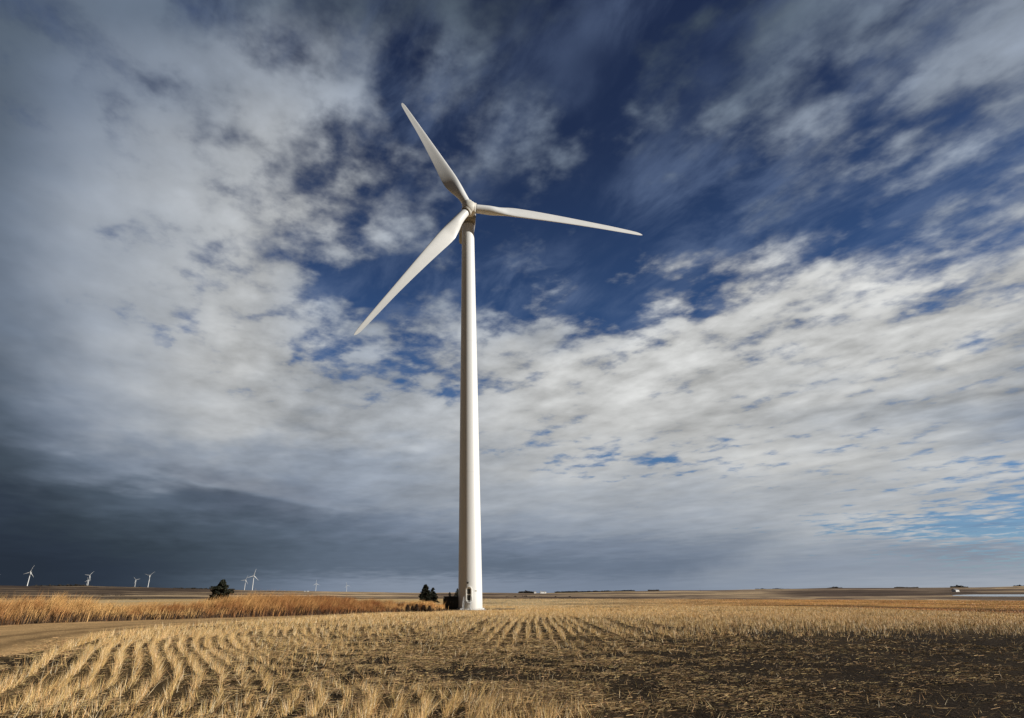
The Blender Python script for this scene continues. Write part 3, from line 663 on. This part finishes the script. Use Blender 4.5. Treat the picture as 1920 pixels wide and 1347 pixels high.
bm = bmesh.new(); tube(bm, [Rz @ Vector((.33, -RT0 - .06, DZ + .1)), Rz @ Vector((.33, -RT0 - .14, DZ + .1)), Rz @ Vector((.33, -RT0 - .14, DZ - .15)), Rz @ Vector((.33, -RT0 - .06, DZ - .15))], .018); obj('handle', bm, steel, door)
# steps
st_ = bmesh.new()
def rb(bm, c, s, b=0.): box(bm, Rz @ Vector(c), s, b, rot=Rz.to_3x3())
rb(st_, (-.1, -RT0 - .62, 1.10), (1.35, 1.1, .06))
for i in range(5): rb(st_, (-.1, -RT0 - 1.30 - .26 * i, .90 - .2 * i), (1.1, .26, .045))
for sx in (-.68, .48):
    tube(st_, [Rz @ Vector((sx, -RT0 - 1.15, 1.06)), Rz @ Vector((sx, -RT0 - 2.55, -.05))], .06)
steps = obj('entrance_steps', st_, steel, main, angle=40)
for sx in (-.74, .54):
    bm = bmesh.new(); f_ = lambda a, b, c: Rz @ Vector((a, -RT0 - b, c))
    tube(bm, [f_(sx, .15, 1.1), f_(sx, .15, 2.1), f_(sx, 1.15, 2.1), f_(sx, 2.5, 1.0), f_(sx, 2.5, 0.)], .024)
    tube(bm, [f_(sx, .15, 1.6), f_(sx, 1.15, 1.6), f_(sx, 2.5, .5)], .018); tube(bm, [f_(sx, 1.15, 0.), f_(sx, 1.15, 2.1)], .024); tube(bm, [f_(sx, 1.8, .3), f_(sx, 1.8, 1.55)], .018)
    obj('railing', bm, steel, steps)
bm = bmesh.new(); p = on_tower(DA - R(3), 4.35, .0); d_ = Vector((math.sin(DA), -math.cos(DA), 0))
tube(bm, [p, p + d_ * .45, p + d_ * .55 + Vector((0, 0, -.03))], .025); lathe(bm, [(.17, -.08), (.20, .0), (.12, .10), (.04, .14)], 20, mtx=Matrix.Translation(p + d_ * .5 + Vector((0, 0, -.02))))
rb(bm, (-.12, -RT0 - .02, 4.32), (.26, .14, .22), .02)
obj('lamp', bm, gasket, main)
bm = bmesh.new(); a0 = DA; 
def plate(bm, x0, z0, w_p, h_p, o0, o1):
    def P(px_, pz_, off): rr_ = RT0 + (RT1 - RT0) * (pz_ / TOPZ) ** 1.05 + off; a = px_ / rr_; return bm.verts.new((math.sin(a) * rr_, -math.cos(a) * rr_, pz_))
    A = [P(x0 + sx * w_p / 2, z0 + sz * h_p / 2, o1) for sx, sz in ((-1, -1), (1, -1), (1, 1), (-1, 1))]; B = [P(x0 + sx * w_p / 2, z0 + sz * h_p / 2, o0) for sx, sz in ((-1, -1), (1, -1), (1, 1), (-1, 1))]
    bm.faces.new(A)
    for i in range(4): bm.faces.new((A[i], B[i], B[(i + 1) % 4], A[(i + 1) % 4]))
plate(bm, .80, 3.02, .36, .16, 0, .03); obj('name_plate', bm, mat('sign_grey', (.22, .21, .17), .5), main)

# ------------------------------------------------------------------ transformer cabinet
tc = at(846, 1145); tc = tc / np.hypot(tc[0], tc[1]) * 108.5; bx_, by_ = tc[0], tc[1]; bz = hz(bx_, by_)
tf = empty('transformer', (bx_, by_, bz), R(6)); tag(tf, 'black metal transformer cabinet standing against the foot of the big turbine', 'transformer')
dark = mat('black_cabinet_paint', (.020, .021, .020), .45, vary=.3, vscale=2.)
bm = bmesh.new(); box(bm, (0, 0, 1.12), (2.5, 1.8, 1.95), .03); obj('cabinet', bm, dark, tf, angle=40)
bm = bmesh.new(); box(bm, (0, 0, 2.15), (2.62, 1.92, .09), .02); obj('lid', bm, dark, tf)
bm = bmesh.new(); box(bm, (0, 0, .06), (2.7, 2.0, .18), .01); obj('plinth', bm, concrete, tf)
for sx in (-.62, .62):
    bm = bmesh.new(); box(bm, (sx, -.915, 1.12), (1.14, .03, 1.75), .008); dr = obj('cabinet_door', bm, dark, tf)
    bm = bmesh.new(); box(bm, (sx * .35, -.955, 1.28), (.07, .05, .34), .01); obj('handle', bm, mat('worn_metal', (.12, .12, .12), .4, metal=.5), dr)
for i in range(9):
    bm = bmesh.new(); box(bm, (-1.30, -.7 + i * .175, 1.15), (.12, .02, 1.3)); obj('cooling_fin', bm, dark, tf)

# ------------------------------------------------------------------ trees
def leaf_cards(P, Nrm, size):
    n = len(P); a = rng.normal(size=(n, 3)); a /= np.linalg.norm(a, axis=1)[:, None]; b = np.cross(a, rng.normal(size=(n, 3))); b /= np.linalg.norm(b, axis=1)[:, None]
    s = size[:, None]; V = np.stack([P - a * s, P + b * s * .45, P + a * s, P - b * s * .45], 1); return V.reshape(-1, 3), (np.arange(n)[:, None] * 4 + np.arange(4)[None])
fol = mat('needles', (1, 1, 1), .7, attr='cover', spec=.15)
bark = mat('bark', (.09, .065, .045), .9, bump=.6, bscale=12., vary=.3, vscale=4.)
def spruce(loc, H, Wd, label, n=9000, group='evergreens beyond the tall grass', bushy=False, seed=0, name='spruce_tree', colr=(.024, .025, .016), fmin=.03):
    global rng
    rg = np.random.default_rng(seed)
    root = empty(name, loc); tag(root, label, 'tree', group)
    bm = bmesh.new(); tube(bm, [(0, 0, -.3), (.03 * H * .3, 0, H * .3), (0, 0, H * .92)], [H * .022 + .04, H * .015 + .03, .02], 10); 
    P = []; S = []
    tiers = int(9 + H) ; nb = 0
    for i in range(tiers):
        t = (i + .5) / tiers; z = H * (.06 + .92 * t)
        wr = Wd / 2 * ((1.03 - t) ** .62 if not bushy else (1 - .85 * t ** 1.9) * (.78 + .22 * math.sin(t * 9 + seed))) * rg.uniform(.8, 1.15)
        for b in range(7 if t < .8 else 4):
            a = rg.uniform(0, 6.28); L = wr * rg.uniform(.75, 1.18); dz_ = (.10 if bushy else -.14) * L
            tip = np.array([math.cos(a) * L, math.sin(a) * L, z + dz_]); o_ = np.array([0, 0, z]); nb += 1
            if L > .25: tube(bm, [o_, o_ * .5 + tip * .5 + np.array([0, 0, .05 * L]), tip], [.03, .02, .008], 5)
            m = int(n / (tiers * 7) * (.5 + L / (Wd / 2) * 1.2)); tt = rg.uniform(.1, 1.02, m) ** .8
            p = o_ + (tip - o_) * tt[:, None] + rg.normal(0, 1, (m, 3)) * np.array([.11, .11, .07]) * (Wd / 4) * (1.25 - tt * .6)[:, None]
            P.append(p); S.append(rg.uniform(.6, 1.3, m) * (.045 * Wd / 4 * 2.2 + fmin))
    m = n // 12; zt = rg.uniform(.85, 1.0, m); P.append(np.stack([rg.normal(0, .05 * Wd * (1.05 - zt) * 4, m), rg.normal(0, .05 * Wd * (1.05 - zt) * 4, m), zt * H], -1)); S.append(np.full(m, .05 + fmin))
    obj('trunk', bm, bark, root, angle=80)
    P = np.concatenate(P); P = P[P[:, 2] > 0]; S = np.concatenate(S)[:len(P)]
    old = rng; rng = rg; V, F_ = leaf_cards(P, None, S); rng = old
    c = np.array(colr)[None] * rg.uniform(.5, 1.6, (len(P), 1)); c = c * (1 + rg.normal(0, .08, (len(P), 3)))
    npmesh('crown', V, F_, fol, np.repeat(c, 4, 0), root); return root
def place(px, r):
    a, _ = azel(px, 1115); x, y = r * math.sin(a), r * math.cos(a); return x, y, hz(x, y)
def zof(px, py, r): a, e = azel(px, py); return EYE[2] + r * math.tan(e)
def tree_at(px, pytop, r, wpx, label, **kw):
    x, y, z = place(px, r); H = zof(px, pytop, r) - z; Wd = wpx / FPX * r * 1.08; spruce((x, y, z), H, Wd, label, **kw)
tree_at(414, 1087.5, 150, 44, 'lone bushy dark evergreen standing behind the red grass on the left', bushy=True, seed=3, n=26000)
tree_at(798, 1096, 190, 27, 'taller spruce of the joined dark pair left of the big turbine', seed=4, n=22000)
tree_at(812, 1102, 194, 19, 'shorter spruce of the joined dark pair left of the big turbine', seed=5, n=18000)
tree_at(843.5, 1110.5, 188, 11, 'small round topped evergreen showing above the black transformer', bushy=True, seed=6, n=6000)
tree_at(857.5, 1103.5, 190, 16, 'narrow spruce half hidden behind the foot of the big turbine', seed=7, n=7000)

# dead weeds in front of the tall grass
for i, (px, tp, wp) in enumerate(((764, 1134, 9), (773, 1137, 8), (781, 1133.5, 10), (794, 1135, 9), (805, 1136, 8))):
    b = at(px, 1148.0); x, y = b[0], b[1]; r = math.hypot(x, y); z = hz(x, y); H = zof(px, tp, r) - z; Wd = wp / FPX * r
    lab = ['dark dead weed clump at the left end of the row by the track', 'low dark weed clump second from the left end of its row', 'tall dark weed clump in the middle of its row by the track', 'dark weed clump second from the right end of its row', 'dark dead weed clump at the right end of the row nearest the transformer'][i]
    rg = np.random.default_rng(40 + i); root = empty('weed_clump', (x, y, z)); tag(root, lab, 'weed', 'dark weeds by the track')
    bm = bmesh.new(); 
    for q_ in range(14):
        a = rg.uniform(0, 6.28); L = rg.uniform(.2, .5) * Wd; tube(bm, [(0, 0, 0), (math.cos(a) * L * .5, math.sin(a) * L * .5, H * .5), (math.cos(a) * L, math.sin(a) * L, H * rg.uniform(.6, .95))], [.014, .01, .005], 4)
    obj('stem', bm, bark, root)
    m = 1500; zt = rg.uniform(.05, 1, m); rad_ = Wd * .5 * np.sqrt(rg.uniform(0, 1, m)) * (1.1 - .7 * zt); a = rg.uniform(0, 6.28, m)
    V, F_ = leaf_cards(np.stack([np.cos(a) * rad_, np.sin(a) * rad_, zt * H], -1), None, rg.uniform(.03, .09, m)); c = np.array([.07, .045, .03])[None] * rg.uniform(.5, 1.5, (m, 1))
    npmesh('foliage', V, F_, fol, np.repeat(c, 4, 0), root)

# ------------------------------------------------------------------ far tree belts (each one mass at this distance) and scrub
def belt(pts, label, col=(.035, .030, .024), n=2600, dens=1.):
    P = []; S = []; rg = np.random.default_rng(int(abs(pts[0][0]) * 7) + 1)
    for (p0, t0, b0, r0), (p1, t1, b1, r1_) in zip(pts[:-1], pts[1:]):
        m = int(abs(p1 - p0) * 26 * dens) + 20; t = rg.uniform(0, 1, m); px = p0 + (p1 - p0) * t; r = r0 + (r1_ - r0) * t + rg.normal(0, r0 * .006, m)
        d0 = np.array([azel(a, 1105)[0] for a in (p0, p1)]); a = d0[0] + (d0[1] - d0[0]) * t
        zt = np.array([zof(p0, t0, r0), zof(p1, t1, r1_)]); zb = np.array([zof(p0, b0, r0), zof(p1, b1, r1_)])
        lump = .55 + .75 * vnoise(px / 5., px * 0, int(p0) % 97) ; hgt = (zt[0] + (zt[1] - zt[0]) * t) - (zb[0] + (zb[1] - zb[0]) * t)
        z = zb[0] + (zb[1] - zb[0]) * t + hgt * rg.uniform(-.15, 1, m) * lump
        P.append(np.stack([r * np.sin(a), r * np.cos(a), z], -1)); S.append(rg.uniform(.5, 1.2, m) * r / FPX * 1.3)
    P = np.concatenate(P); S = np.concatenate(S); V, F_ = leaf_cards(P, None, S); c = np.array(col)[None] * rg.uniform(.6, 1.5, (len(P), 1))
    o = npmesh('tree_belt', V, F_, fol, np.repeat(c, 4, 0)); tag(o, label, kind='stuff'); return o
belt([(58, 1098.5, 1101.5, 3000), (90, 1096.8, 1101.5, 3000), (150, 1097, 1101.5, 3000), (172, 1099.5, 1102, 3000)], 'long dark tree belt on the ridge at the far left')
belt([(190, 1100.5, 1103, 3000), (230, 1101, 1104.5, 2900), (262, 1101.5, 1105.5, 2800), (270, 1103, 1105.5, 2800)], 'dark wood around the small distant turbine')
belt([(325, 1103, 1105, 3200), (400, 1103.5, 1106.5, 3200), (440, 1105.2, 1107, 3200)], 'low tree belt on the skyline behind the lone evergreen')
belt([(972, 1110.5, 1112.5, 2600), (985, 1108.6, 1112.5, 2600), (1000, 1109, 1112.5, 2600)], 'clump of trees round the white farmstead')
belt([(1040, 1110, 1112, 3400), (1130, 1108.5, 1110.5, 3400), (1190, 1107.2, 1109, 3400)], 'thin tree line on the skyline right of the farm')
belt([(1215, 1106.5, 1108.6, 3400), (1235, 1106.5, 1108.6, 3400)], 'small dark grove on the skyline')
belt([(1416, 1105, 1107.2, 3400), (1480, 1104.6, 1106.5, 3400)], 'low tree belt along the right skyline')
belt([(1552, 1102.8, 1105, 3400), (1566, 1101.3, 1104.6, 3400), (1580, 1103, 1104.6, 3400)], 'rounded dark wood on the right skyline')
belt([(1678, 1101.6, 1104, 3400), (1722, 1101.8, 1104, 3400)], 'flat dark wood on the right skyline')
belt([(1783, 1101, 1103, 3400), (1795, 1098.6, 1102.6, 3400), (1816, 1100.5, 1102.5, 3400)], 'peaked dark wood on the right skyline')
belt([(1903, 1098.8, 1102, 3400), (1960, 1098, 1102, 3400)], 'dark wood at the right end of the skyline')
belt([(930, 1119.5, 1127, 760), (1000, 1119, 1126.5, 760), (1070, 1120, 1126.2, 760), (1120, 1123, 1125.6, 760)], 'brown scrub filling the gully beyond the field right of the turbine', col=(.045, .033, .026), dens=.7)
belt([(1200, 1122.6, 1124.8, 800), (1330, 1121.5, 1123.8, 800), (1420, 1121, 1122.6, 800)], 'thin hedge of scrub along the far edge of the field', dens=.35)
belt([(150, 1116, 1118, 900), (200, 1116, 1118, 900), (260, 1118, 1120, 900)], 'scattered dark bushes in the far pale pasture', dens=.25)
belt([(160, 1124.5, 1127, 480), (240, 1123.5, 1127, 480), (270, 1123, 1126, 480)], 'row of dark scrub behind the tall grass on the left', dens=.5)

# ------------------------------------------------------------------ farm buildings, lake
wallm = mat('white_siding', (.80, .80, .78), .6); roofm = mat('grey_roof', (.34, .34, .35), .5, metal=.2); tanm = mat('tan_wall', (.45, .38, .30), .7)
def barn(px, pyb, r, w, dpt, hw_, hr, label, name='farm_building', wm=None, rz=.3, group=None):
    a, e = azel(px, pyb); x, y = r * math.sin(a), r * math.cos(a); z = zof(px, pyb, r); root = empty(name, (x, y, z), rz - a); tag(root, label, 'building', group)
    bm = bmesh.new(); pr = [(-dpt / 2, -3.), (dpt / 2, -3.), (dpt / 2, hw_), (0, hr), (-dpt / 2, hw_)]
    A = [bm.verts.new((-w / 2, p[0], p[1])) for p in pr]; B = [bm.verts.new((w / 2, p[0], p[1])) for p in pr]
    bm.faces.new(A); bm.faces.new(B[::-1]); 
    for i in range(5): bm.faces.new((A[i], B[i], B[(i + 1) % 5], A[(i + 1) % 5]))
    obj('wall', bm, wm or wallm, root, smooth=False)
    bm = bmesh.new()
    for s in (-1, 1):
        q_ = [(-w / 2 - .4, s * (dpt / 2 + .5), hw_ - .25), (w / 2 + .4, s * (dpt / 2 + .5), hw_ - .25), (w / 2 + .4, 0, hr + .12), (-w / 2 - .4, 0, hr + .12)]
        A = [bm.verts.new(p) for p in q_]; B = [bm.verts.new((p[0], p[1], p[2] + .18)) for p in q_]; bm.faces.new(A); bm.faces.new(B[::-1])
        for i in range(4): bm.faces.new((A[i], B[i], B[(i + 1) % 4], A[(i + 1) % 4]))
    obj('roof', bm, roofm, root, smooth=False)
    bm = bmesh.new(); box(bm, (w * .18, -dpt / 2 - .06, hw_ * .38), (w * .22, .1, hw_ * .76)); obj('door', bm, tanm, root)
    for sx in (-.32, -.08):
        bm = bmesh.new(); box(bm, (w * sx, -dpt / 2 - .06, hw_ * .6), (w * .09, .1, hw_ * .22)); obj('window', bm, glassd, root)
G = 'far farm buildings'
barn(1019, 1112.3, 2500, 20, 10, 4.2, 6.5, 'long white barn of the farm on the skyline right of the turbine', group=G)
barn(1003, 1112.5, 2480, 8, 8, 4., 7., 'small white farmhouse beside the dark trees on the skyline', group=G)
barn(1014, 1112.6, 2400, 5, 5, 3.5, 8, 'tiny white shed between farmhouse and long barn', group=G)
barn(1047, 1119.5, 1500, 7, 6, 2.6, 4., 'lone white shed in the brown gully below the farm', group=G)
barn(1794, 1117.0, 1300, 7, 7, 8.5, 10., 'bright white tall shed beside the pale lake on the right', group=G, rz=.9)
barn(1694, 1112.0, 2000, 5, 6, 4, 6, 'small white house on the far slope left of the tall shed', group=G)
barn(1652, 1113.2, 2000, 30, 10, 2.8, 4.2, 'long low pale shed on the far slope at right', group=G)
barn(1768, 1117.0, 1350, 17, 8, 2.4, 3.6, 'long low tan shed just left of the tall white shed', wm=tanm, group=G)
barn(577, 1110.5, 2600, 8, 7, 3, 5, 'left one of two small pale houses beyond the red grass', group=G)
barn(571, 1110.5, 2600, 6, 6, 3, 4.6, 'smaller pale house just beside its neighbour beyond the red grass', group=G)
# lake: a thin sheet on the valley floor
w_m = mat('water', (.55, .58, .60), .25, vary=.1, vscale=.05, spec=.5)
cols = np.linspace(1786, 2150, 40); V = []; F_ = []
for px in cols:
    top_ = 1115.0 + 1.6 * math.exp(-(px - 1786) / 22.) ; bot_ = 1119.0 - 1.2 * math.exp(-(px - 1786) / 30.)
    for t in np.linspace(0, 1, 12): p = at(px, bot_ * (1 - t) + top_ * t); V.append((p[0], p[1], p[2] + .12))
for i in range(39):
    for j in range(11): a = i * 12 + j; F_.append((a, a + 12, a + 13, a + 1))
o = npmesh('water', np.array(V), np.array(F_), w_m, smooth=True); tag(o, kind='structure')

# ------------------------------------------------------------------ utility poles on the skyline
for px, pt, pb, r, lab in ((1184, 1104.8, 1109.5, 1900, 'leftmost thin utility pole on the skyline right of the turbine'), (1313, 1103.8, 1108.5, 1900, 'middle of three thin utility poles on the skyline'), (1465, 1101.5, 1106.2, 1900, 'rightmost thin utility pole, by the low tree belt on the skyline')):
    a, _ = azel(px, pb); x, y = r * math.sin(a), r * math.cos(a); z = zof(px, pb, r); Hh = zof(px, pt, r) - z
    ro = empty('utility_pole', (x, y, z)); tag(ro, lab, 'utility pole', 'utility poles on the skyline')
    bm = bmesh.new(); tube(bm, [(0, 0, -3), (0, 0, Hh)], [.2, .13], 8); obj('pole', bm, bark, ro)
    bm = bmesh.new(); box(bm, (0, 0, Hh - .7), (2.4, .14, .16)); obj('crossarm', bm, bark, ro)
